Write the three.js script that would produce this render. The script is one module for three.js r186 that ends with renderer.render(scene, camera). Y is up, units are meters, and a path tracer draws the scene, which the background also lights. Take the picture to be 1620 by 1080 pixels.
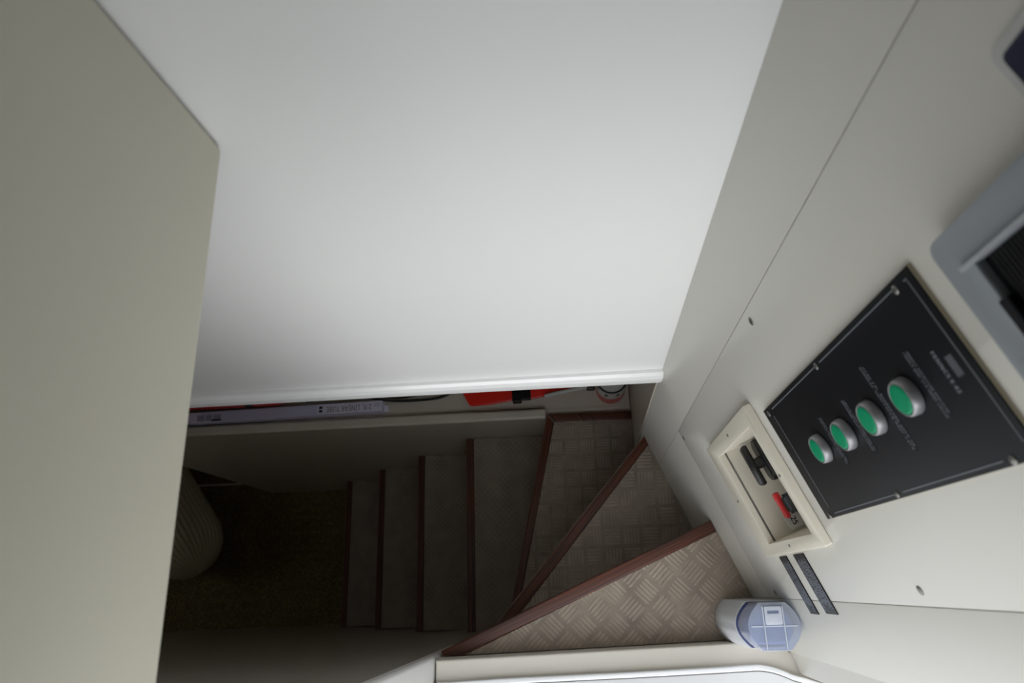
import * as THREE from 'three';
import { RoundedBoxGeometry } from 'three/addons/geometries/RoundedBoxGeometry.js';
import { mergeGeometries, toCreasedNormals } from 'three/addons/utils/BufferGeometryUtils.js';
import { ImprovedNoise } from 'three/addons/math/ImprovedNoise.js';

// ───────────── camera, sky, exposure
const scene = new THREE.Scene();
const EYE = new THREE.Vector3(0, 2.9286, 0);
const camera = new THREE.PerspectiveCamera(50.83, 1620 / 1080, 0.02, 60);
camera.position.copy(EYE);
camera.up.set(0.05976, 0.32225, -0.94477);
camera.lookAt(EYE.x - 0.08878, EYE.y - 0.94099, EYE.z - 0.32658);
camera.focus = 1.0;
camera.userData.fStop = 8;
scene.add(camera);
const renderer = new THREE.WebGLRenderer({ antialias: true });
renderer.toneMapping = THREE.LinearToneMapping;
renderer.toneMappingExposure = 1.0;
renderer.shadowMap.enabled = true;
scene.background = new THREE.Color().setRGB(1.0, 1.05, 1.12);      // even overcast daylight outside the doorway
scene.backgroundIntensity = 2.0;
const sun = new THREE.DirectionalLight(new THREE.Color().setRGB(1.0, 1.0, 0.98), 0.78);   // hazy low sun behind thin cloud, through the doorway
sun.position.set(1.6, 5.2, 7.2); sun.target.position.set(-0.1, 2.0, -0.2);
sun.castShadow = true; sun.shadow.radius = 60; sun.shadow.mapSize.set(2048, 2048); sun.shadow.bias = -0.0004;
Object.assign(sun.shadow.camera, { left: -4, right: 4, top: 4, bottom: -4, near: 0.5, far: 16 });
scene.add(sun, sun.target);

// ───────────── helpers
let seed = 7;
const rnd = () => { seed = (seed * 1664525 + 1013904223) >>> 0; return seed / 4294967296; };
const used = {};
function numbered(n) { const k = used[n] = (used[n] ?? -1) + 1; return k ? `${n}_${String(k).padStart(3, '0')}` : n; }
function sh(m) { m.castShadow = m.receiveShadow = true; return m; }
function obj(name, geo, mat, parent) {
  const g = Array.isArray(geo) ? mergeGeometries(geo.map((q) => (q.index ? q.toNonIndexed() : q))) : geo;
  const m = sh(new THREE.Mesh(g, mat)); m.name = parent ? name : numbered(name); (parent ?? scene).add(m); return m;
}
function tag(o, label, category, group) { o.userData.label = label; o.userData.category = category; if (group) o.userData.group = group; return o; }
function struct(name, geo, mat) { const m = obj(name, geo, mat); m.userData.kind = 'structure'; return m; }
function thing(name, label, category, [x, y, z] = [0, 0, 0], turn = 0, group) {
  const o = new THREE.Group(); o.name = numbered(name); scene.add(o); o.position.set(x, y, z); o.rotation.y = turn;
  return tag(o, label, category, group);
}
const rbox = (w, h, d, r, x = 0, y = 0, z = 0, seg = 2) => new RoundedBoxGeometry(w, h, d, seg, r).translate(x, y, z);
const box = (w, h, d, x = 0, y = 0, z = 0) => new THREE.BoxGeometry(w, h, d).translate(x, y, z);
const box2 = (x0, x1, y0, y1, z0, z1) => box(x1 - x0, y1 - y0, z1 - z0, (x0 + x1) / 2, (y0 + y1) / 2, (z0 + z1) / 2);
const rbox2 = (x0, x1, y0, y1, z0, z1, r) => rbox(x1 - x0, y1 - y0, z1 - z0, r, (x0 + x1) / 2, (y0 + y1) / 2, (z0 + z1) / 2);
// upright prism over a plan polygon [[x, z], ...] from y0 to y1; bevel b rounds all rims
function prism(poly, y0, y1, b = 0, seg = 3) {
  const s = new THREE.Shape(poly.map(([x, z]) => new THREE.Vector2(x, -z)));
  const g = new THREE.ExtrudeGeometry(s, { depth: y1 - y0 - 2 * b, bevelEnabled: b > 0, bevelSize: b, bevelOffset: -b, bevelThickness: b, bevelSegments: seg, curveSegments: 24 });
  g.rotateX(-Math.PI / 2).translate(0, y0 + b, 0);
  return b ? toCreasedNormals(g, 0.6) : g;
}
// plate in a wall's own x (along), y (up) plane, from depth z0 to z1, with optional holes
function plate(pts, z0, z1, b = 0, holes = []) {
  const s = new THREE.Shape(pts.map((p) => new THREE.Vector2(...p)));
  for (const h of holes) s.holes.push(new THREE.Path(h.map((p) => new THREE.Vector2(...p))));
  const g = new THREE.ExtrudeGeometry(s, { depth: z1 - z0 - 2 * b, bevelEnabled: b > 0, bevelSize: b, bevelOffset: -b, bevelThickness: b, bevelSegments: 2, curveSegments: 16 });
  g.translate(0, 0, z0 + b);
  return b ? toCreasedNormals(g, 0.6) : g;
}
const rect = (x0, x1, y0, y1) => [[x0, y0], [x1, y0], [x1, y1], [x0, y1]];
const rrect = (x0, x1, y0, y1, r, n = 6) => {
  const o = [];
  for (const [cx, cy, a] of [[x1 - r, y0 + r, -90], [x1 - r, y1 - r, 0], [x0 + r, y1 - r, 90], [x0 + r, y0 + r, 180]])
    for (let i = 0; i <= n; i++) { const t = (a + 90 * i / n) * Math.PI / 180; o.push([cx + r * Math.cos(t), cy + r * Math.sin(t)]); }
  return o;
};
function tube(pts, r, seg = 40, rad = 8) { return new THREE.TubeGeometry(new THREE.CatmullRomCurve3(pts.map((p) => new THREE.Vector3(...p))), seg, r, rad, false); }
// strip along a plan segment: a bar of width w to the right of a -> b, rounded
function bar(a, b, w, y0, y1, r, over = 0) {
  const dx = b[0] - a[0], dz = b[1] - a[1], L = Math.hypot(dx, dz), g = rbox(L + over, y1 - y0, w, r);
  g.rotateY(-Math.atan2(dz, dx)).translate((a[0] + b[0]) / 2, (y0 + y1) / 2, (a[1] + b[1]) / 2);
  return g;
}

// ───────────── materials
const noise = new ImprovedNoise();
function noiseTex(n, f, tint, amount, seedZ = 0, stretch = [1, 1], oct = 4) {
  const a = new Uint8Array(n * n * 4);
  for (let j = 0; j < n; j++) for (let i = 0; i < n; i++) {
    let v = 0, am = 1, fr = f;
    for (let o = 0; o < oct; o++) { v += am * noise.noise(i / n * fr * stretch[0], j / n * fr * stretch[1], seedZ + o * 7.3); am *= 0.5; fr *= 2.1; }
    for (let c = 0; c < 3; c++) a[(j * n + i) * 4 + c] = Math.max(0, Math.min(255, tint[c] * (1 + amount * v)));
    a[(j * n + i) * 4 + 3] = 255;
  }
  const t = new THREE.DataTexture(a, n, n); t.wrapS = t.wrapT = THREE.MirroredRepeatWrapping; t.magFilter = THREE.LinearFilter; t.minFilter = THREE.LinearFilter; t.colorSpace = THREE.SRGBColorSpace; t.needsUpdate = true; return t;
}
function bumpTex(n, f, seedZ) { const t = noiseTex(n, f, [128, 128, 128], 0.8, seedZ); t.colorSpace = THREE.NoColorSpace; return t; }
const peel = bumpTex(256, 12, 3.1);
const gel = (hex, rough = 0.42, coat = 0.25) => new THREE.MeshPhysicalMaterial({ color: hex, roughness: rough, clearcoat: coat, clearcoatRoughness: 0.25, bumpMap: peel, bumpScale: 0.0002 });
const M = {
  smooth: new THREE.MeshPhysicalMaterial({ color: '#dedddb', roughness: 0.35, clearcoat: 0.3, clearcoatRoughness: 0.2 }),
  white: gel('#dcdbd8'), cream: gel('#cbc8bf'), beige: gel('#bab6a5', 0.55, 0.1), frame: new THREE.MeshPhysicalMaterial({ color: '#d2cbbb', roughness: 0.45, clearcoat: 0.2, clearcoatRoughness: 0.25 }),
  low: gel('#c4bcae', 0.35, 0.5), sill: gel('#d8d2c6'), step: gel('#e6e6e6', 0.4, 0.2),
  board: new THREE.MeshStandardMaterial({ color: '#9b927c', roughness: 0.7 }),
  black: new THREE.MeshPhysicalMaterial({ color: '#0b0c10', roughness: 0.5, specularIntensity: 0.45 }),
  blackPlastic: new THREE.MeshStandardMaterial({ color: '#101112', roughness: 0.38 }),
  
  steel: new THREE.MeshStandardMaterial({ color: '#8d8b86', roughness: 0.35, metalness: 0.9 }),
  bezel: new THREE.MeshStandardMaterial({ color: '#8f8e90', roughness: 0.42, metalness: 0.6 }),
  green: new THREE.MeshPhysicalMaterial({ color: '#028a5e', roughness: 0.4, specularIntensity: 0.5 }),
  paleGrey: new THREE.MeshStandardMaterial({ color: '#b9b9b6', roughness: 0.5 }),
  gloss: new THREE.MeshPhysicalMaterial({ color: '#d6d0c3', roughness: 0.35, clearcoat: 0.9, clearcoatRoughness: 0.12 }),
  gap: new THREE.MeshStandardMaterial({ color: '#7d776a', roughness: 0.9 }),
  grey: new THREE.MeshStandardMaterial({ color: '#8d9296', roughness: 0.5 }),
  greyDark: new THREE.MeshStandardMaterial({ color: '#3c4245', roughness: 0.5 }),
  red: new THREE.MeshPhysicalMaterial({ color: '#c41a20', roughness: 0.3, clearcoat: 0.4 }),
  orange: new THREE.MeshPhysicalMaterial({ color: '#d8200e', roughness: 0.4, clearcoat: 0.2 }),
  navy: new THREE.MeshStandardMaterial({ color: '#0c1030', roughness: 0.4 }),
  mat: new THREE.MeshStandardMaterial({ map: noiseTex(256, 9, [140, 127, 113], 0.12, 5.5), roughness: 0.62 }),
  rib: new THREE.MeshStandardMaterial({ map: noiseTex(256, 7, [154, 140, 125], 0.1, 9.1), roughness: 0.55 }),
  quilt: new THREE.MeshStandardMaterial({ color: '#c9c2a4', roughness: 0.85 }),
};
// mahogany: long streaks along u
M.wood = new THREE.MeshPhysicalMaterial({ map: noiseTex(512, 6, [80, 39, 20], 0.6, 2.2, [0.6, 9]), roughness: 0.5, clearcoat: 0.15, clearcoatRoughness: 0.3 });
M.carpet = new THREE.MeshStandardMaterial({ map: noiseTex(512, 60, [112, 98, 62], 0.4, 4.4), bumpMap: bumpTex(256, 60, 8.8), bumpScale: 0.002, roughness: 1 });
M.carpet.map.repeat.set(8, 4.4); M.carpet.bumpMap.repeat.set(8, 4.4);
function canvasTex(w, h, draw) { const c = document.createElement('canvas'); c.width = w; c.height = h; const x = c.getContext('2d'); draw(x, w, h); const t = new THREE.CanvasTexture(c); t.colorSpace = THREE.SRGBColorSpace; return t; }
// rows of print too small to read: short strokes in word groups
function greek(x, x0, y, x1, h, color) {
  x.fillStyle = color;
  for (let px = x0; px < x1;) {
    const word = 3 + Math.floor(rnd() * 7);
    for (let i = 0; i < word && px < x1; i++) {
      const w = h * 0.55; x.fillRect(px, y, h * 0.14, h); if (rnd() > 0.35) x.fillRect(px, y + (rnd() > 0.5 ? 0 : h * 0.45), w * 0.75, h * 0.15); if (rnd() > 0.4) x.fillRect(px + w * 0.6, y + h * 0.1, h * 0.13, h * 0.85); if (rnd() > 0.5) x.fillRect(px, y + h * 0.85, w * 0.7, h * 0.15);
      px += w + h * 0.2;
    }
    px += h * 0.5;
  }
}
// printed sheet: plane of given size facing +z
function sheet(w, h, x, y, z) { return new THREE.PlaneGeometry(w, h).translate(x, y, z); }

// ───────────── the shell
const RISE = 0.2296, ZB = -0.4123, ZF = 0.1077;
const Y = (k) => k * RISE;
const YAW = 0.3969;
struct('floor', box2(-3.1, -0.87, -0.06, 0, -0.9, 0.3), M.carpet);
// upper wall and the bead along its lower rim
struct('wall_back', box2(-3.1, 0.1300, 1.845, 3.32, -0.336, -0.3142), M.white);
{
  const s = new THREE.Shape(); // bead section: x = out of the wall, y = up
  s.moveTo(-0.02, 0.008); s.lineTo(-0.012, 0); s.lineTo(0.006, 0); s.quadraticCurveTo(0.0115, 0.002, 0.012, 0.014); s.lineTo(0.012, 0.030); s.quadraticCurveTo(0.0115, 0.044, 0.004, 0.046); s.lineTo(-0.02, 0.046);
  const L = 3.226, g = new THREE.ExtrudeGeometry(s, { depth: L, bevelEnabled: true, bevelSize: 0.004, bevelOffset: -0.004, bevelThickness: 0.006, bevelSegments: 4, curveSegments: 10 });
  g.rotateY(Math.PI / 2).scale(1, 1, -1); // section x -> +z
  const p = g.attributes.position; 
  const gg = g.clone(); const idx = gg.index; // mirrored: flip winding
  const q = gg.attributes.position, n = q.count; if (!idx) { for (let i = 0; i < n; i += 3) { const t = [q.getX(i), q.getY(i), q.getZ(i)]; q.setXYZ(i, q.getX(i + 1), q.getY(i + 1), q.getZ(i + 1)); q.setXYZ(i + 1, ...t); } }
  gg.computeBoundingBox(); const bb = gg.boundingBox;
  gg.translate(0.1315 - bb.max.x, 1.808, -0.314);
  struct('trim_1', toCreasedNormals(gg, 0.7), M.smooth);
}
// locker under the upper wall: floor, raised rail, back, end, lining
struct('wall_back_lower', box2(-1.304, -0.092, 0, 1.13, -0.45, ZB), M.low);
{
  const rail = rbox2(-3.1, -0.0865, 1.118, 1.156, -0.432, -0.406, 0.007); struct('trim_2', rail, M.low);
  struct('locker_floor', box2(-3.1, 0.125, 1.10, 1.133, -0.86, -0.433), M.low);
  struct('trim_5', box2(-0.086, 0.125, 1.10, 1.136, -0.4328, -0.4185), M.low);
  struct('wall_back_inner', box2(-3.1, 0.15, 1.10, 1.86, -0.90, -0.862), M.low);
  struct('wall_end', box2(0.127, 0.15, 0.9, 1.80, -0.86, -0.316), M.low);
}
// dark opening beyond the end of the lower wall
struct('wall_recess', box2(-3.1, -1.30, 0, 1.09, -0.70, -0.66), M.low);
struct('trim_3', box2(-3.1, -1.32, 0, 0.006, -0.458, -0.45), M.low);
{
  const hole = rect(-0.05, 0.42, 1.05, 1.6).reverse(), g = plate(rect(-0.35, 0.95, -0.17, 3.32), -0.02, 0.02, 0, [hole]);
  struct('wall_left', g.rotateY(Math.PI / 2).translate(-3.12, 0, 0), M.low);
  struct('window_1', box2(-3.124, -3.120, 1.051, 1.599, -0.419, 0.049), new THREE.MeshPhysicalMaterial({ color: '#ffffff', roughness: 0.05, transmission: 1, thickness: 0 }));
}
struct('ceiling_lower', box2(-3.1, -0.285, 2.54, 2.58, -0.314, 0.12), M.white);
struct('wall_header_left', rbox2(-0.285, -0.250, 2.497, 3.32, -0.3135, 0.098, 0.006), M.beige);
// front wall with the left door post
{
  const c = []; for (let i = 0; i <= 6; i++) { const t = i / 6 * Math.PI / 2; c.push([-0.2705 + 0.0075 * Math.sin(t), 0.1065 - 0.0075 * Math.cos(t)]); }
  const poly = [[-3.1, 0.30], [-3.1, 0.128], [-1.73, 0.119], [-0.9, 0.1095], [-0.4012, 0.1079], [-0.4012, 0.30]];
  struct('trim_4', prism([[-0.4008, 0.30], [-0.4008, 0.1066], [-0.398, 0.1055], [-0.2787, 0.0999], [-0.2787, 0.30]].reverse(), 0, 3.32), M.gloss);
  struct('trim_6', toCreasedNormals(prism([[-0.2784, 0.30], [-0.2784, 0.0994], ...c, [-0.263, 0.30]].reverse(), 0, 3.32), 0.5), M.white);
  struct('wall_front', toCreasedNormals(prism(poly.reverse(), 0, 3.32), 0.5), M.gloss);
}
struct('wall_front_right', prism([[0.306, 0.104], [0.42, 0.155], [0.60, 0.24], [0.60, 0.30], [0.55, 0.30], [0.33, 0.135], [0.315, 0.135]].reverse(), 1.2, 3.32), M.cream);
struct('wall_front_top', box2(-0.263, 0.6, 2.66, 3.32, 0.14, 0.2), M.cream);
struct('ceiling', box2(-3.2, 0.66, 3.32, 3.36, -0.95, 0.30), M.white);
// hull round the rooms, so that daylight enters only by the doorway
struct('wall_outer_back', box2(-3.2, 0.66, -0.12, 3.32, -0.95, -0.905), M.low);
struct('wall_outer_right', box2(0.605, 0.66, -0.12, 3.32, -0.90, 0.30), M.low);

struct('wall_outer_front', box2(-3.2, 0.66, -0.12, 1.66, 0.305, 0.35), M.low);
struct('floor_outer', box2(-3.2, 0.66, -0.17, -0.125, -0.95, 0.35), M.low);

// right wall: boards on a backing, oblique to the stairs
const WALL = new THREE.Group(); WALL.name = 'wall_right'; WALL.userData.kind = 'structure'; scene.add(WALL);
WALL.position.set(0.141, 0, -0.286); WALL.rotation.y = YAW - Math.PI / 2; WALL.updateMatrixWorld();
const IN = { s0: 0.1295, s1: 0.2565, y0: 1.934, y1: 2.126 };
{
  const hole = rect(IN.s0 - 0.006, IN.s1 + 0.002, IN.y0 - 0.008, IN.y1 + 0.002).reverse();
  const SL = 0.0475, SR = 0.3345, YB = 1.728, g = 0.0004, b = 0.0005;
  obj('wall_board', plate(rect(-0.0302, SL - g, 1.15, 3.32), -0.012, 0), M.cream, WALL);
  obj('wall_board', plate(rect(SR + g, 0.4225, 1.15, 3.32), -0.012, 0, b), M.cream, WALL);
  obj('wall_board', plate(rect(SL + g, SR - g, 1.15, YB - 0.0002), -0.012, 0), M.cream, WALL);
  const pan = obj('access_panel', plate(rect(SL + g, SR - g, YB, 3.32), -0.012, 0, 0.0004, [hole]), M.cream, WALL);
  obj('backing', plate(rect(-0.030, 0.4225, 1.15, 3.32), -0.030, -0.0125, 0, [hole]), M.gap, WALL);
  for (const [s, y] of [[0.0592, 2.2785], [0.064, 1.74], [0.3255, 1.785], [0.3206, 2.2824], [0.0592, 2.86], [0.3206, 2.86]]) screw(s, y, 0, pan, 0.0042);
}
function screw(s, y, z, parent, r = 0.003) {
  const head = new THREE.LatheGeometry([[0, 0.0008], [r * 0.6, 0.0007], [r * 0.95, 0.0002], [r, -0.0003], [0, -0.0004]].map((p) => new THREE.Vector2(...p)).reverse(), 20).rotateX(Math.PI / 2);
  const m = obj('screw', head, M.steel, parent); m.position.set(s, y, z + 0.0003);
  const a = rnd() * 3; m.rotation.z = a;
  return m;
}
const onWall = (name, label, cat, s, y, group) => { const p = WALL.localToWorld(new THREE.Vector3(s, y, 0)); return thing(name, label, cat, [p.x, p.y, p.z], YAW - Math.PI / 2, group); };

// ───────────── the staircase
{
  const P = {
    n4: -0.328,
    n5a: [-0.084, -0.417], n5b: [-0.189, 0.041], n6a: [0.134, -0.307], n6b: [-0.191, 0.059], n7a: [0.215, -0.106], n7b: [-0.262, 0.096],
  };
  const X1 = -0.9035, RUN = 0.1918;
  const st = thing('staircase', 'steep winding staircase with patterned grey beige treads and dark wood nosings', 'staircase', [0, 0, 0]);
  const polys = [];
  for (let i = 0; i < 4; i++) polys.push([[X1 + i * RUN, ZB + 0.001], [X1 + (i + 1) * RUN + 0.03, ZB + 0.001], [X1 + (i + 1) * RUN + 0.03, ZF - 0.001], [X1 + i * RUN, ZF - 0.001]]);
  polys[3] = [[P.n4, ZB + 0.001], [-0.06, ZB + 0.001], [-0.17, ZF - 0.001], [P.n4, ZF - 0.001]];
  polys.push([P.n5a, [0.1265, -0.417], [0.1265, -0.314], [0.145, -0.274], [-0.15, ZF - 0.001], [-0.2, ZF - 0.001], P.n5b]);
  polys.push([P.n6a, [0.1415, -0.287], [0.232, -0.072], [-0.15, ZF - 0.003], [-0.195, ZF - 0.003], P.n6b]);
  polys.push([P.n7a, [0.2305, -0.074], [0.297, 0.0855], [0.245, 0.0875], [-0.2605, 0.104], P.n7b]);
  const angle = [45, 45, 45, 45, 0, 0, 45];
  polys.forEach((poly, i) => {
    const y = Y(i + 1), cx = poly.reduce((a, p) => a + p[0], 0) / poly.length, cz = poly.reduce((a, p) => a + p[1], 0) / poly.length;
    obj('riser', prism([...poly].reverse().map(([x, z]) => [x, z]), i === 0 ? 0 : Y(i) - 0.02, y - 0.012), M.low, st);
    const tr = obj('tread', prism([...poly].reverse(), y - 0.012, y), M.mat, st);
    const uv = tr.geometry.attributes.uv; for (let k = 0; k < uv.count; k++) uv.setXY(k, uv.getX(k) * 3, uv.getY(k) * 3);
    // raised bars in a basket pattern of 39 mm squares
    const fine = i < 4 ? 0.3 : 1, S = 0.039 * fine, a = angle[i] * Math.PI / 180, ca = Math.cos(a), sa = Math.sin(a), bars = [];
    const inset = poly.map((p) => [p[0] + (cx - p[0]) * 0.015, p[1] + (cz - p[1]) * 0.015]);
    for (let u = -110; u < 70; u++) for (let v = -110; v < 110; v++) for (let k = 0; k < 5; k++) {
      const off = (k - 2) * 0.0068 * fine, half = 0.0172 * fine, horiz = (u + v) & 1;
      const q = (t) => { const lx = u * S + (horiz ? t : off), lz = v * S + (horiz ? off : t); return [lx * ca - lz * sa + 0.012, lx * sa + lz * ca - 0.02]; };
      const c = clip(q(-half), q(half), inset); if (!c) continue;
      const L = Math.hypot(c[1][0] - c[0][0], c[1][1] - c[0][1]); if (L < 0.004 * fine) continue;
      bars.push(lozenge(c[0], c[1], 0.0026 * fine, y, 0.0007 * fine));
    }
    const r = obj('tread_ribs', bars, M.rib, st); r.userData.kind = 'stuff';
  });
  const yn = (k) => [Y(k) - 0.022, Y(k) + 0.002];
  const W = 0.022;
  for (let i = 0; i < 4; i++) { const x = X1 + i * RUN; obj('nosing', woodUV(rbox2(x - 0.001, x + W - 0.001, ...yn(i + 1), ZB + 0.001, ZF + 0.0005, 0.003), 2), M.wood, st); }
  // winder nosings: mitred L along the back of the fifth tread, then two fanning bars
  const band = (poly, k) => woodUV(prism([...poly].reverse(), ...yn(k), 0.0028, 3), 0, Math.atan2(poly[1][1] - poly[0][1], poly[1][0] - poly[0][0]));
  obj('nosing', band([[-0.084, -0.417], [-0.189, 0.041], [-0.184, 0.10], [-0.160, 0.001], [-0.067, -0.3945]], 5), M.wood, st);
  obj('nosing', band([[-0.0835, -0.4175], [-0.0665, -0.3950], [0.1265, -0.3940], [0.1265, -0.4155]], 5), M.wood, st);
  obj('nosing', band([[0.1345, -0.306], [-0.215, 0.088], [-0.215, 0.106], [-0.185, 0.1065], [-0.141, 0.041], [0.1415, -0.286]], 6), M.wood, st);
  obj('nosing', band([[0.2150, -0.106], [-0.2625, 0.0955], [-0.2615, 0.1035], [-0.222, 0.1035], [0.2237, -0.086]], 7), M.wood, st);
}
function woodUV(g, axis, ang) {
  const p = g.attributes.position, uv = g.attributes.uv, c = Math.cos(ang ?? 0), s = Math.sin(ang ?? 0);
  for (let i = 0; i < p.count; i++) {
    const x = p.getX(i), y = p.getY(i), z = p.getZ(i);
    const along = ang === undefined ? (axis === 2 ? z : x) : x * c + z * s, across = ang === undefined ? (axis === 2 ? x : z) : -x * s + z * c;
    uv.setXY(i, along * 1.7, (across + y) * 5);
  }
  return g;
}
function clip(a, b, poly) { // segment against a convex polygon given in either order
  let t0 = 0, t1 = 1, area = 0;
  poly.forEach((p, i) => { const q = poly[(i + 1) % poly.length]; area += p[0] * q[1] - q[0] * p[1]; });
  const sg = Math.sign(area);
  for (let i = 0; i < poly.length; i++) {
    const p = poly[i], q = poly[(i + 1) % poly.length], nx = -(q[1] - p[1]) * sg, nz = (q[0] - p[0]) * sg;
    const da = (a[0] - p[0]) * nx + (a[1] - p[1]) * nz, db = (b[0] - p[0]) * nx + (b[1] - p[1]) * nz;
    if (da < 0 && db < 0) return null;
    if (da < 0) t0 = Math.max(t0, da / (da - db)); else if (db < 0) t1 = Math.min(t1, da / (da - db));
  }
  if (t0 >= t1) return null;
  const at = (t) => [a[0] + (b[0] - a[0]) * t, a[1] + (b[1] - a[1]) * t];
  return [at(t0), at(t1)];
}
function lozenge(a, b, w, y, h) { // low bar with sloped flanks and pointed ends
  const dx = b[0] - a[0], dz = b[1] - a[1], L = Math.hypot(dx, dz), ux = dx / L, uz = dz / L, px = -uz * w, pz = ux * w, e = Math.min(0.004, L * 0.3);
  const A = [a[0], y, a[1]], B = [b[0], y, b[1]], i = (p, t, s, yy) => [p[0] + ux * t + px * s, yy, p[1] + uz * t + pz * s];
  const a1 = i(a, e, 1, y), a2 = i(a, e, -1, y), b1 = i(b, -e, 1, y), b2 = i(b, -e, -1, y);
  const ta1 = i(a, e, 0.5, y + h), ta2 = i(a, e, -0.5, y + h), tb1 = i(b, -e, 0.5, y + h), tb2 = i(b, -e, -0.5, y + h);
  const T = [[A, a1, ta1], [A, ta1, ta2], [A, ta2, a2], [B, b2, tb2], [B, tb2, tb1], [B, tb1, b1], [a1, b1, tb1], [a1, tb1, ta1], [ta1, tb1, tb2], [ta1, tb2, ta2], [ta2, tb2, b2], [ta2, b2, a2]];
  const pos = [], uv = []; for (const t of T) for (const v of t) { pos.push(...v); uv.push(v[0] * 4, v[2] * 4); }
  const g = new THREE.BufferGeometry(); g.setAttribute('position', new THREE.Float32BufferAttribute(pos, 3)); g.setAttribute('uv', new THREE.Float32BufferAttribute(uv, 2)); g.computeVertexNormals(); return g;
}

// ───────────── doorway: sill and cockpit step outside
struct('door_1_sill', prism([[-0.2615, 0.1055], [0.246, 0.0885], [0.2955, 0.0870], [0.3045, 0.1035], [0.42, 0.1565], [0.598, 0.241], [0.598, 0.30], [-0.2615, 0.30]].reverse(), 1.56, 1.662, 0.005, 4), M.sill);
{
  const t = thing('cockpit_step', 'glossy white moulded step outside the sill with a rounded corner', 'step', [0, 0, 0]);
  const front = [[-0.259, 0.1385], [-0.15, 0.1335], [0.057, 0.1275], [0.2, 0.1225]];
  const arc = []; for (let i = 0; i <= 8; i++) { const a = i / 8; arc.push([0.25 + 0.05 * a + 0.0 * a, 0.1205 + 0.002 * a + 0.012 * a * a]); }
  const edge = [...front, ...arc, [0.35, 0.150], [0.44, 0.20], [0.52, 0.25]];
  const inner = edge.map(([x, z]) => [x, z + 0.0085]);
  const groove = inner.map(([x, z]) => [x, z + 0.0009]);
  obj('edge_strip', prism([...edge, ...[...inner].reverse()].reverse(), 1.6625, 1.675, 0.002, 3), M.step, t);
  obj('top_panel', prism([...groove, [0.60, 0.30], [0.60, 1.6], [-1.2, 1.6], [-1.2, 0.31], [-0.259, 0.31]].reverse(), 1.6625, 1.675, 0.0012, 3), M.step, t);
}

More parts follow.
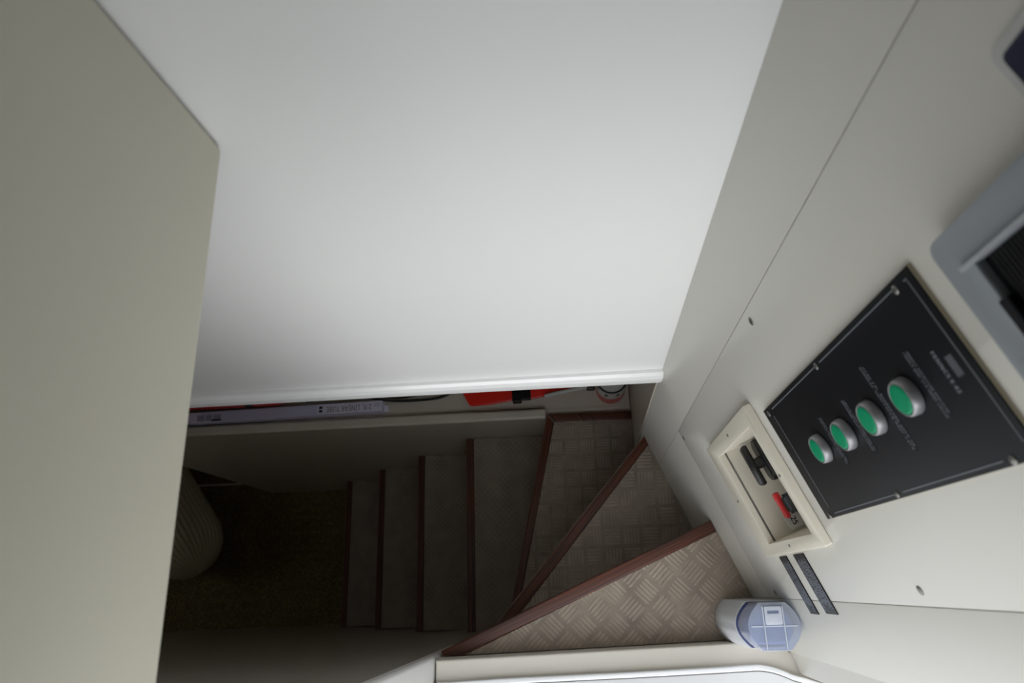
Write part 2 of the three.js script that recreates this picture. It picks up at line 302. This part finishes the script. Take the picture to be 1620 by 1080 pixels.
// ───────────── control panel
{
  const t = onWall('control_panel', 'black engraved control panel with four green push buttons in a column', 'control panel', 0.188, 2.18);
  const x0 = 0.128 - 0.188, x1 = 0.2475 - 0.188, y0 = 0.002, y1 = 0.3575;
  obj('backing_board', plate(rect(x0 - 0.0004, x1 + 0.0004, y0, y1 + 0.0006), 0.0002, 0.0022), M.board, t);
  obj('face_plate', plate(rect(x0, x1, y0, y1), 0.0022, 0.0034, 0.0004), M.black, t);
  const z = 0.0035, mx0 = 0.1331 - 0.188, mx1 = 0.2433 - 0.188, my0 = 0.0245, my1 = 0.3505, mm = 0.181, w = 0.0008, c = 0.006;
  const L = (a, b, e, f) => box2(a, b, e, f, z - 0.0003, z + 0.0002);
  const line = new THREE.MeshStandardMaterial({ color: '#6b6d72', roughness: 0.6 });
  obj('border_line', [L(mx0 - w, mx0, my0 + c, mm - c), L(mx0 - w, mx0, mm + c, my1 - 0.017), L(mx1, mx1 + w, my0 + c, mm - c), L(mx1, mx1 + w, mm + c, my1 - 0.027), L(mx0 + 0.0015, mx1 - c, my1, my1 + w), L(mx0 + c, mx1 - c, my0 - w, my0), L(mx0, mx0 + w, my1 - 0.003, my1 + w)], line, t);
  for (const [s, y] of [[0.1339, 2.5154], [0.1339, 2.194], [0.2448, 2.1944], [0.2439, 2.3558], [0.2446, 2.5122], [0.1332, 2.3575]]) screw(s - 0.188, y - 2.18, z, t, 0.0030);
  // lettering, one printed sheet per caption
  const cap = (sa, sb, y, h, draw, W = 512, H = 96) => { const m = new THREE.MeshPhysicalMaterial({ specularIntensity: 0.45, map: canvasTex(W, H, (x) => { x.fillStyle = '#0b0c10'; x.fillRect(0, 0, W, H); draw(x, W, H); }), roughness: 0.5 }); obj('caption', sheet(sb - sa, h, (sa + sb) / 2 - 0.188, y - 2.18, z + 0.0001), m, t); };
  const ink = '#777a80';
  cap(0.1735, 0.2020, 2.5083, 0.0058, (x, W, H) => { x.fillStyle = ink; x.font = 'bold 84px sans-serif'; x.textBaseline = 'middle'; x.textAlign = 'center'; x.fillText('FENNCS E 42', W / 2, H / 2, W * 0.98); });
  cap(0.1802, 0.1945, 2.5195, 0.0085, (x, W, H) => { x.strokeStyle = '#5a5d62'; x.lineWidth = 5; x.fillStyle = '#33363b'; x.fillRect(6, 6, W - 12, H - 12); for (let i = 0; i < 14; i++) { x.strokeRect(10 + i * 12, 14, 8, H - 28); } }, 192, 112);
  for (const [sa, sb, y] of [[0.1645, 0.2110, 2.4835], [0.1545, 0.2210, 2.4225], [0.1655, 0.2115, 2.3650], [0.1655, 0.2095, 2.3050]])
    cap(sa, sb, y, 0.0082, (x, W, H) => { greek(x, 20, H * 0.1, W * 0.96, H * 0.32, ink); greek(x, 8, H * 0.58, W - 8, H * 0.32, ink); }, 512, 80);
  // buttons: chromed bezel round a green cap
  [2.2775, 2.3385, 2.3988, 2.4590].forEach((y, i) => {
    const b = obj('push_button', new THREE.LatheGeometry([[0.0096, 0], [0.0128, 0], [0.0132, 0.0010], [0.0131, 0.0035], [0.0127, 0.0058], [0.0120, 0.0072], [0.0113, 0.0076], [0.0109, 0.0073], [0.0108, 0.0062], [0.0096, 0.0062]].map((p) => new THREE.Vector2(...p)), 48).rotateX(Math.PI / 2), M.bezel, t);
    b.position.set(0.1886 - 0.188, y - 2.18, z);
    obj('button_cap', new THREE.LatheGeometry([[0, 0.0082], [0.008, 0.0081], [0.0098, 0.0078], [0.01065, 0.0071], [0.0106, 0.003]].map((p) => new THREE.Vector2(...p)).reverse(), 40).rotateX(Math.PI / 2), M.green, b);
  });
}

// ───────────── recessed box with its frame
{
  const t = onWall('recess_box', 'cream square frame round a recess in the right wall holding two handles', 'wall recess', 0.191, 1.88);
  const ox = -0.191, oy = -1.88;
  const outer = rrect(0.1096 + ox, 0.2718 + ox, 1.884 + oy, 2.147 + oy, 0.003, 3), inner = rect(IN.s0 + 0.0005 + ox, IN.s1 - 0.0005 + ox, IN.y0 + oy, IN.y1 + oy).reverse();
  obj('frame', plate(outer, 0.0003, 0.0085, 0.0005, [inner]), M.frame, t);
  const D = -0.046, th = 0.0015, a = IN.s0 + ox, b = IN.s1 + ox, c = IN.y0 + oy, d = IN.y1 + oy;
  obj('liner', [box2(a, b, c, d, D - th, D), box2(a - th, a, c, d, D, -0.0018), box2(b, b + th, c, d, D, -0.0005), box2(a, b, c - th, c, D, -0.0024), box2(a, b, d, d + th, D, -0.0005)], M.frame, t);
  for (const [s, y] of [[0.1191, 2.0296], [0.1908, 2.1345], [0.2634, 2.024], [0.192, 1.902]]) screw(s + ox, y + oy, 0.0085, t, 0.0021);
  const h = onWall('pull_handle', 'black plastic T shaped pull handle inside the framed recess', 'handle', 0.1610, 1.962);
  const zb = D + 0.0005;
  obj('base_plate', plate(rrect(-0.030, 0.028, -0.013, 0.013, 0.012), zb, zb + 0.015, 0.004), M.blackPlastic, h);
  obj('stem', new THREE.CylinderGeometry(0.007, 0.009, 0.018, 20).rotateX(Math.PI / 2).translate(0, 0, zb + 0.016), M.blackPlastic, h);
  obj('grip', plateBow(), M.blackPlastic, h).position.z = zb + 0.0265;
  function plateBow() { // slightly bowed bar with rounded ends
    const g = rbox(0.056, 0.014, 0.0095, 0.0045, 0, 0, 0.0045, 4), p = g.attributes.position;
    for (let i = 0; i < p.count; i++) { const x = p.getX(i); p.setZ(i, p.getZ(i) - 5.5 * x * x); } g.computeVertexNormals(); return toCreasedNormals(g, 0.9);
  }
  const v = onWall('valve', 'small valve with red lever and grey body inside the framed recess', 'valve', 0.2195, 1.960);
  obj('body', [rbox(0.020, 0.020, 0.016, 0.003, 0.002, 0, zb + 0.0085), new THREE.CylinderGeometry(0.006, 0.006, 0.026, 16).rotateZ(Math.PI / 2).translate(0.002, -0.001, zb + 0.008)], M.greyDark, v);
  obj('lever', [rbox(0.034, 0.010, 0.006, 0.0025, 0.0, 0.001, zb + 0.0215, 3), rbox(0.012, 0.012, 0.008, 0.003, -0.011, 0.001, zb + 0.021, 3), rbox(0.010, 0.011, 0.007, 0.003, 0.013, 0.001, zb + 0.021, 3)], M.red, v);
  obj('pin', new THREE.CylinderGeometry(0.0012, 0.0012, 0.016, 10).translate(0.0165, -0.007, zb + 0.020), M.steel, v);
  const g = onWall('tag', 'white paper tag with black number behind the red valve lever', 'tag', 0.243, 1.949);
  const tt = canvasTex(128, 96, (x) => { x.fillStyle = '#c9c9c6'; x.fillRect(0, 0, 128, 96); x.fillStyle = '#1a1a1c'; x.font = 'bold 70px sans-serif'; x.textAlign = 'center'; x.textBaseline = 'middle'; x.fillText('25', 64, 52); });
  obj('card', box(0.018, 0.0008, 0.020, 0, 0, zb + 0.0125), new THREE.MeshStandardMaterial({ color: '#c9c9c6', roughness: 0.7 }), g);
  obj('print', new THREE.PlaneGeometry(0.018, 0.0135).rotateX(-Math.PI / 2).translate(0, 0.0005, zb + 0.0125), new THREE.MeshStandardMaterial({ map: tt, roughness: 0.7 }), g);
}

// ───────────── two small label plates
for (const [s0, s1, y0, y1, lab, n] of [[0.2762, 0.3520, 1.9178, 1.9530, 'narrower of the two black printed label strips, nearer the stair tread', 4], [0.2762, 0.3495, 1.9866, 2.0298, 'wider of the two black printed label strips, nearer the control panel', 4]]) {
  const t = onWall('label_strip', lab, 'label', (s0 + s1) / 2, y0, 'black label strips under the recess');
  const w = s1 - s0, h = y1 - y0;
  obj('strip', plate(rect(-w / 2, w / 2, 0, h), 0.0002, 0.0011), M.black, t);
  obj('print', sheet(w * 0.985, h * 0.96, 0, h / 2, 0.00125), new THREE.MeshStandardMaterial({ roughness: 0.45, map: canvasTex(512, 220, (x, W, H) => { x.fillStyle = '#17181b'; x.fillRect(0, 0, W, H); for (let k = 0; k < 6; k++) greek(x, 44 + (k % 2) * 20, 14 + k * 33, W * (0.8 + 0.17 * rnd()), 23, '#9aa1b0'); }) }), t);
}

// ───────────── grey unit and blue plate near the top of the right wall
{
  const t = onWall('wall_unit', 'grey plastic unit with ribbed black front high on the right wall', 'wall unit', 0.22, 2.575);
  const ox = -0.22, oy = -2.575;
  obj('gasket', plate(rrect(0.1315 + ox, 0.312 + ox, 2.571 + oy, 2.765 + oy, 0.006), 0.0002, 0.0022), M.board, t);
  const body = plate(rrect(0.1318 + ox, 0.3115 + ox, 2.5735 + oy, 2.765 + oy, 0.008), 0.0022, 0.012, 0.002, [rect(0.1535 + ox, 0.290 + ox, 2.598 + oy, 2.74 + oy).reverse()]);
  obj('housing', body, M.grey, t);
  obj('rim', [box2(0.1515 + ox, 0.1535 + ox, 2.590 + oy, 2.742 + oy, 0.011, 0.0145)], new THREE.MeshStandardMaterial({ color: '#a9acaf', roughness: 0.4 }), t);
  obj('front', box2(0.1536 + ox, 0.2899 + ox, 2.5982 + oy, 2.7398 + oy, 0.0024, 0.0065), M.black, t);
  for (let i = 0; i < 44; i++) obj('slat', rbox2(0.1545 + ox, 0.289 + ox, 2.604 + oy + i * 0.00305, 2.6060 + oy + i * 0.00305, 0.0066, 0.0078, 0.0005), M.blackPlastic, t);
  obj('notch', rbox2(0.174 + ox, 0.29 + ox, 2.5955 + oy, 2.603 + oy, 0.009, 0.0128, 0.001), M.black, t);
  const s = onWall('sign_plate', 'dark blue plate with pale grey border at the top right corner', 'sign', 0.135, 2.67);
  obj('border', plate(rrect(0.0912 - 0.135, 0.1795 - 0.135, -0.0012, 0.0912, 0.004), 0.0002, 0.0016), M.paleGrey, s);
  obj('face', plate(rrect(0.0962 - 0.135, 0.1745 - 0.135, 0.0035, 0.0865, 0.003), 0.0016, 0.0021), M.navy, s);
}

// ───────────── container standing on the top tread
{
  const t = thing('plastic_container', 'pale labelled plastic tub with translucent blue flip lid standing on the top tread', 'container', [0.2445, Y(7) + 0.0012, 0.0565]);
  const sec = (hx, hz, bulge) => { const o = [], n = 10; for (const sgn of [1, -1]) for (let i = 0; i <= n; i++) { const a = (-1 + 2 * i / n) * sgn; o.push([sgn * (hx - bulge * a * a), hz * a]); } return o; };
  const loft = (rings, cap0 = true, cap1 = true) => { // rings: [y, hx, hz, bulge]
    const pos = [], R = rings.map(([y, a, b, c]) => sec(a, b, c).map(([x, z]) => [x, y, z])), n = R[0].length;
    const quad = (A, B, C, D) => pos.push(...A, ...B, ...C, ...A, ...C, ...D);
    for (let k = 0; k < R.length - 1; k++) for (let i = 0; i < n; i++) quad(R[k][i], R[k + 1][i], R[k + 1][(i + 1) % n], R[k][(i + 1) % n]);
    const fan = (r, up) => { const c = [0, r[0][1], 0]; for (let i = 0; i < n; i++) { const a = r[i], b = r[(i + 1) % n]; up ? pos.push(...c, ...b, ...a) : pos.push(...c, ...a, ...b); } };
    if (cap0) fan(R[0], false); if (cap1) fan(R[R.length - 1], true);
    const g = new THREE.BufferGeometry(); g.setAttribute('position', new THREE.Float32BufferAttribute(pos, 3)); g.setAttribute('uv', new THREE.Float32BufferAttribute(new Array(pos.length / 3 * 2).fill(0), 2)); g.computeVertexNormals();
    const uv = g.attributes.uv, p = g.attributes.position; for (let i = 0; i < p.count; i++) uv.setXY(i, 0.5 + Math.atan2(p.getZ(i), p.getX(i)) / (2 * Math.PI), p.getY(i) / 0.19);
    return toCreasedNormals(g, 0.55);
  };
  const lab = canvasTex(1024, 512, (x, W, H) => { x.fillStyle = '#c6c7c8'; x.fillRect(0, 0, W, H); for (let k = 0; k < 34; k++) greek(x, 20, 14 + k * 14.5, W - 20, 7, k % 6 ? '#9fa2a8' : '#7c8698'); });
  obj('body', loft([[0, 0.038, 0.030, 0.014], [0.003, 0.0405, 0.032, 0.015], [0.178, 0.0415, 0.032, 0.018], [0.180, 0.041, 0.0315, 0.018]]), new THREE.MeshStandardMaterial({ map: lab, roughness: 0.5 }), t);
  obj('collar', loft([[0.180, 0.0398, 0.0305, 0.018], [0.1868, 0.0396, 0.0303, 0.018]]), new THREE.MeshStandardMaterial({ color: '#28356a', roughness: 0.4 }), t);
  const clear = new THREE.MeshPhysicalMaterial({ color: '#e2e8f2', roughness: 0.25, transmission: 0.7, thickness: 0, ior: 1.45 });
  const lid = obj('lid', loft([[0.1870, 0.0382, 0.0292, 0.018], [0.205, 0.0380, 0.0298, 0.019], [0.238, 0.0362, 0.0312, 0.018], [0.243, 0.0350, 0.0302, 0.017]], false), clear, t);
  obj('contents', loft([[0.1874, 0.035, 0.0265, 0.012], [0.214, 0.031, 0.024, 0.013], [0.226, 0.027, 0.021, 0.012]]), new THREE.MeshStandardMaterial({ color: '#4a69a6', roughness: 0.6 }), t);
  const pale = new THREE.MeshPhysicalMaterial({ color: '#d5dae4', roughness: 0.4, transmission: 0.25, thickness: 0 });
  obj('lid_rib', rbox2(-0.0145, -0.0128, 0.240, 0.2455, -0.026, 0.0285, 0.0007), pale, lid);
  obj('lid_rib', rbox2(0.0118, 0.0135, 0.240, 0.2455, -0.026, 0.0285, 0.0007), pale, lid);
  obj('lid_rib', rbox2(-0.031, 0.031, 0.2415, 0.2438, -0.0012, 0.0004, 0.0005), pale, lid);
  obj('flap', plate(rrect(-0.0118, 0.0112, -0.0255, -0.0022, 0.002).map(([x, z]) => [x, -z]).reverse(), 0, 0.0022, 0.0004, [rect(-0.0078, 0.0072, 0.0165, 0.0205).reverse()]).rotateX(-Math.PI / 2).translate(0, 0.2432, 0), pale, lid);
}

// ───────────── things in the locker, seen through the gap
const SH = 1.1335;
{
  const t = thing('tube_box', 'long slim white carton for a two foot linear tube', 'carton', [-0.812, SH, -0.4545], 0.014);
  const L = 0.608, h = 0.033, w = 0.0275;
  const card = new THREE.MeshStandardMaterial({ color: '#d0cbde', roughness: 0.6 });
  obj('sleeve', rbox(L, h, w, 0.001, 0, h / 2, 0), card, t);
  obj('end_flap', [box(0.0008, h * 0.9, w * 0.9, L / 2 + 0.0006, h / 2, 0), box(0.012, 0.0008, w * 0.6, L / 2 + 0.006, h * 0.35, 0.004).rotateY(0.0)], card, t);
  const top = canvasTex(2048, 96, (x, W, H) => {
    x.fillStyle = '#d3cee1'; x.fillRect(0, 0, W, H); x.fillStyle = '#bfbbd3'; x.fillRect(400, 0, 1070, H);
    x.save(); x.translate(W / 2, H / 2); x.rotate(Math.PI); x.translate(-W / 2, -H / 2); // printed the other way up
    x.fillStyle = '#4a483f'; x.font = '72px sans-serif'; x.textBaseline = 'middle'; x.fillText('2 ft. LINEAR TUBE', 85, H * 0.45, 410);
    x.fillStyle = '#2a2a36'; x.fillRect(530, 18, 30, 26); x.fillRect(530, 52, 30, 26);
    greek(x, 14, 40, 66, 14, '#4d4b5c'); greek(x, 14, 60, 66, 14, '#4d4b5c'); greek(x, 110, 82, 330, 8, '#6c6a7c');
    for (const [a, b] of [[1460, 1530], [1540, 1600], [1610, 1680]]) { x.fillStyle = '#9c97b4'; x.fillRect(a, 10, b - a, 60); greek(x, a + 6, 20, b - 8, 10, '#5b5872'); greek(x, a + 6, 40, b - 8, 10, '#5b5872'); }
    x.fillStyle = '#1e1e30'; x.fillRect(1455, 6, 90, 15);
    x.restore();
  });
  obj('print', new THREE.PlaneGeometry(L * 0.995, w * 0.96).rotateX(-Math.PI / 2).translate(0, h + 0.0003, 0), new THREE.MeshStandardMaterial({ map: top, roughness: 0.55 }), t);
}
{
  const t = thing('red_canister', 'red cylinder with black band lying behind the long carton', 'canister', [-0.93, SH + 0.0385, -0.5085]);
  const lathe = (pts) => new THREE.LatheGeometry(pts.map((p) => new THREE.Vector2(...p)), 32).rotateZ(-Math.PI / 2);
  obj('shell', lathe([[0, -0.18], [0.028, -0.18], [0.035, -0.172], [0.036, -0.16], [0.036, 0.13], [0.033, 0.15], [0.02, 0.158], [0, 0.158]]), M.red, t);
  obj('band', lathe([[0.0362, 0.058], [0.0368, 0.059], [0.0368, 0.078], [0.0362, 0.079]]), M.blackPlastic, t);
  obj('cap', lathe([[0.02, 0.158], [0.022, 0.16], [0.022, 0.20], [0.016, 0.206], [0, 0.206]]), M.blackPlastic, t);
}
tag(obj('black_cable', [tube([[-0.72, SH + 0.012, -0.485], [-0.62, SH + 0.008, -0.492], [-0.56, SH + 0.02, -0.486], [-0.50, SH + 0.006, -0.478], [-0.44, SH + 0.006, -0.474], [-0.36, SH + 0.006, -0.479], [-0.335, SH + 0.006, -0.490], [-0.33, SH + 0.006, -0.53]], 0.0032, 80), tube([[-0.70, SH + 0.02, -0.497], [-0.60, SH + 0.012, -0.500], [-0.52, SH + 0.008, -0.489], [-0.46, SH + 0.006, -0.484], [-0.40, SH + 0.006, -0.495], [-0.35, SH + 0.006, -0.53]], 0.0032, 80)], M.blackPlastic), 'thin black cable looped on the locker shelf past the carton end', 'cable');
{
  const t = thing('paddle', 'flat bright red plastic blade with a black clip on the shelf', 'paddle', [-0.16, SH, -0.47]);
  const P = [[-0.318, -0.520], [-0.280, -0.447], [-0.272, -0.4435], [-0.225, -0.4455], [-0.165, -0.4535], [-0.12, -0.4545], [-0.09, -0.459], [-0.03, -0.470], [0.06, -0.49], [0.06, -0.53], [-0.20, -0.53]].map(([x, z]) => [x + 0.16, z + 0.47]);
  obj('blade', prism([...P].reverse(), 0.030, 0.038, 0.002), M.orange, t);
  obj('rib', rbox2(-0.10, 0.15, 0.0, 0.030, -0.055, -0.045, 0.003), M.orange, t);
  obj('clip', [rbox2(-0.0085, 0.014, 0.026, 0.052, -0.040, 0.0245, 0.002), rbox2(0.010, 0.038, 0.030, 0.044, -0.045, 0.018, 0.002)], M.blackPlastic, t);
}
{
  const t = thing('grey_rod', 'pale grey rod with black tip resting across the red blade beside the tin', 'rod', [0, SH, -0.47]);
  obj('shaft', tube([[-0.0865, 0.0500, 0.0145], [-0.05, 0.0500, 0.0075], [-0.01, 0.0500, 0.001], [0.02, 0.0500, -0.0045]], 0.0052, 24, 12), M.paleGrey, t);
  obj('tip', rbox2(0.018, 0.040, 0.034, 0.054, -0.030, 0.0035, 0.004), M.blackPlastic, t);
}
{
  const t = thing('tin', 'small round tin with white and red label against the locker end', 'tin', [0.0795, SH + 0.0002, -0.4755]);
  const lathe = (pts) => new THREE.LatheGeometry(pts.map((p) => new THREE.Vector2(...p)), 48);
  obj('base_band', lathe([[0, 0], [0.0355, 0], [0.0365, 0.0015], [0.0365, 0.050]]), M.red, t);
  const pr = canvasTex(1024, 128, (x, W, H) => { x.fillStyle = '#c9c6c2'; x.fillRect(0, 0, W, H); x.fillStyle = '#222'; for (let i = 0; i < 8; i++) { x.beginPath(); x.moveTo(60 + i * 128, 30); x.lineTo(90 + i * 128, 60); x.lineTo(60 + i * 128, 92); x.lineTo(36 + i * 128, 66); x.fill(); } });
  obj('label', lathe([[0.0366, 0.050], [0.0366, 0.104]]), new THREE.MeshStandardMaterial({ map: pr, roughness: 0.45 }), t);
  obj('rim', lathe([[0.0366, 0.104], [0.0375, 0.105], [0.0375, 0.110], [0.0350, 0.111], [0.0335, 0.108]]), M.blackPlastic, t);
  obj('lid', lathe([[0.0335, 0.108], [0.030, 0.1075], [0, 0.1075]]), M.paleGrey, t);
}

// ───────────── ribbed bolster on the cabin floor
{
  const t = thing('bolster', 'cream ribbed rounded bolster lying on the dark cabin carpet', 'bolster', [-1.60, 0.001, -0.24]);
  const R = 0.142, n = 176, pr = [], L = 0.36;
  const prof = []; for (let i = 0; i <= 16; i++) { const a = i / 16 * Math.PI / 2; prof.push([R * 1.0 * Math.sin(a), 0.15 * Math.cos(a)]); } // dome then barrel
  for (let i = 1; i <= 8; i++) prof.push([R, -L * i / 8]); prof.push([R * 0.9, -L - 0.02], [0, -L - 0.025]);
  const pos = [], V = prof.map(([r, a]) => { const ring = []; for (let k = 0; k < n; k++) { const th = k / n * 2 * Math.PI, rr = r * (1 + 0.045 * Math.pow(Math.abs(Math.sin(th * 22)), 0.6) - 0.02); ring.push([a, R + rr * Math.sin(th), rr * Math.cos(th)]); } return ring; });
  for (let i = 0; i < V.length - 1; i++) for (let k = 0; k < n; k++) { const A = V[i][k], B = V[i + 1][k], C = V[i + 1][(k + 1) % n], D = V[i][(k + 1) % n]; pos.push(...A, ...C, ...B, ...A, ...D, ...C); }
  const g = new THREE.BufferGeometry(); g.setAttribute('position', new THREE.Float32BufferAttribute(pos, 3)); g.computeVertexNormals();
  g.setAttribute('uv', new THREE.Float32BufferAttribute(new Array(pos.length / 3 * 2).fill(0), 2));
  const m = obj('cover', toCreasedNormals(g, 0.8), M.quilt, t);
  obj('button', new THREE.SphereGeometry(0.012, 16, 10).scale(0.4, 1, 1).translate(0.149, R, 0), M.quilt, t);
  t.rotation.y = -Math.atan2(0.8, 0.59);
  t.position.set(-1.588, 0.001, -0.222);
}

// ───────────── outside the doorway: deck of the cockpit
struct('cockpit_deck', box2(-3.5, 3.5, 1.1, 1.35, 1.6, 6), M.step);
struct('wall_cockpit_left', box2(-0.96, -0.9, 1.6, 3.1, 0.36, 1.7), M.cream);


renderer.render(scene, camera);
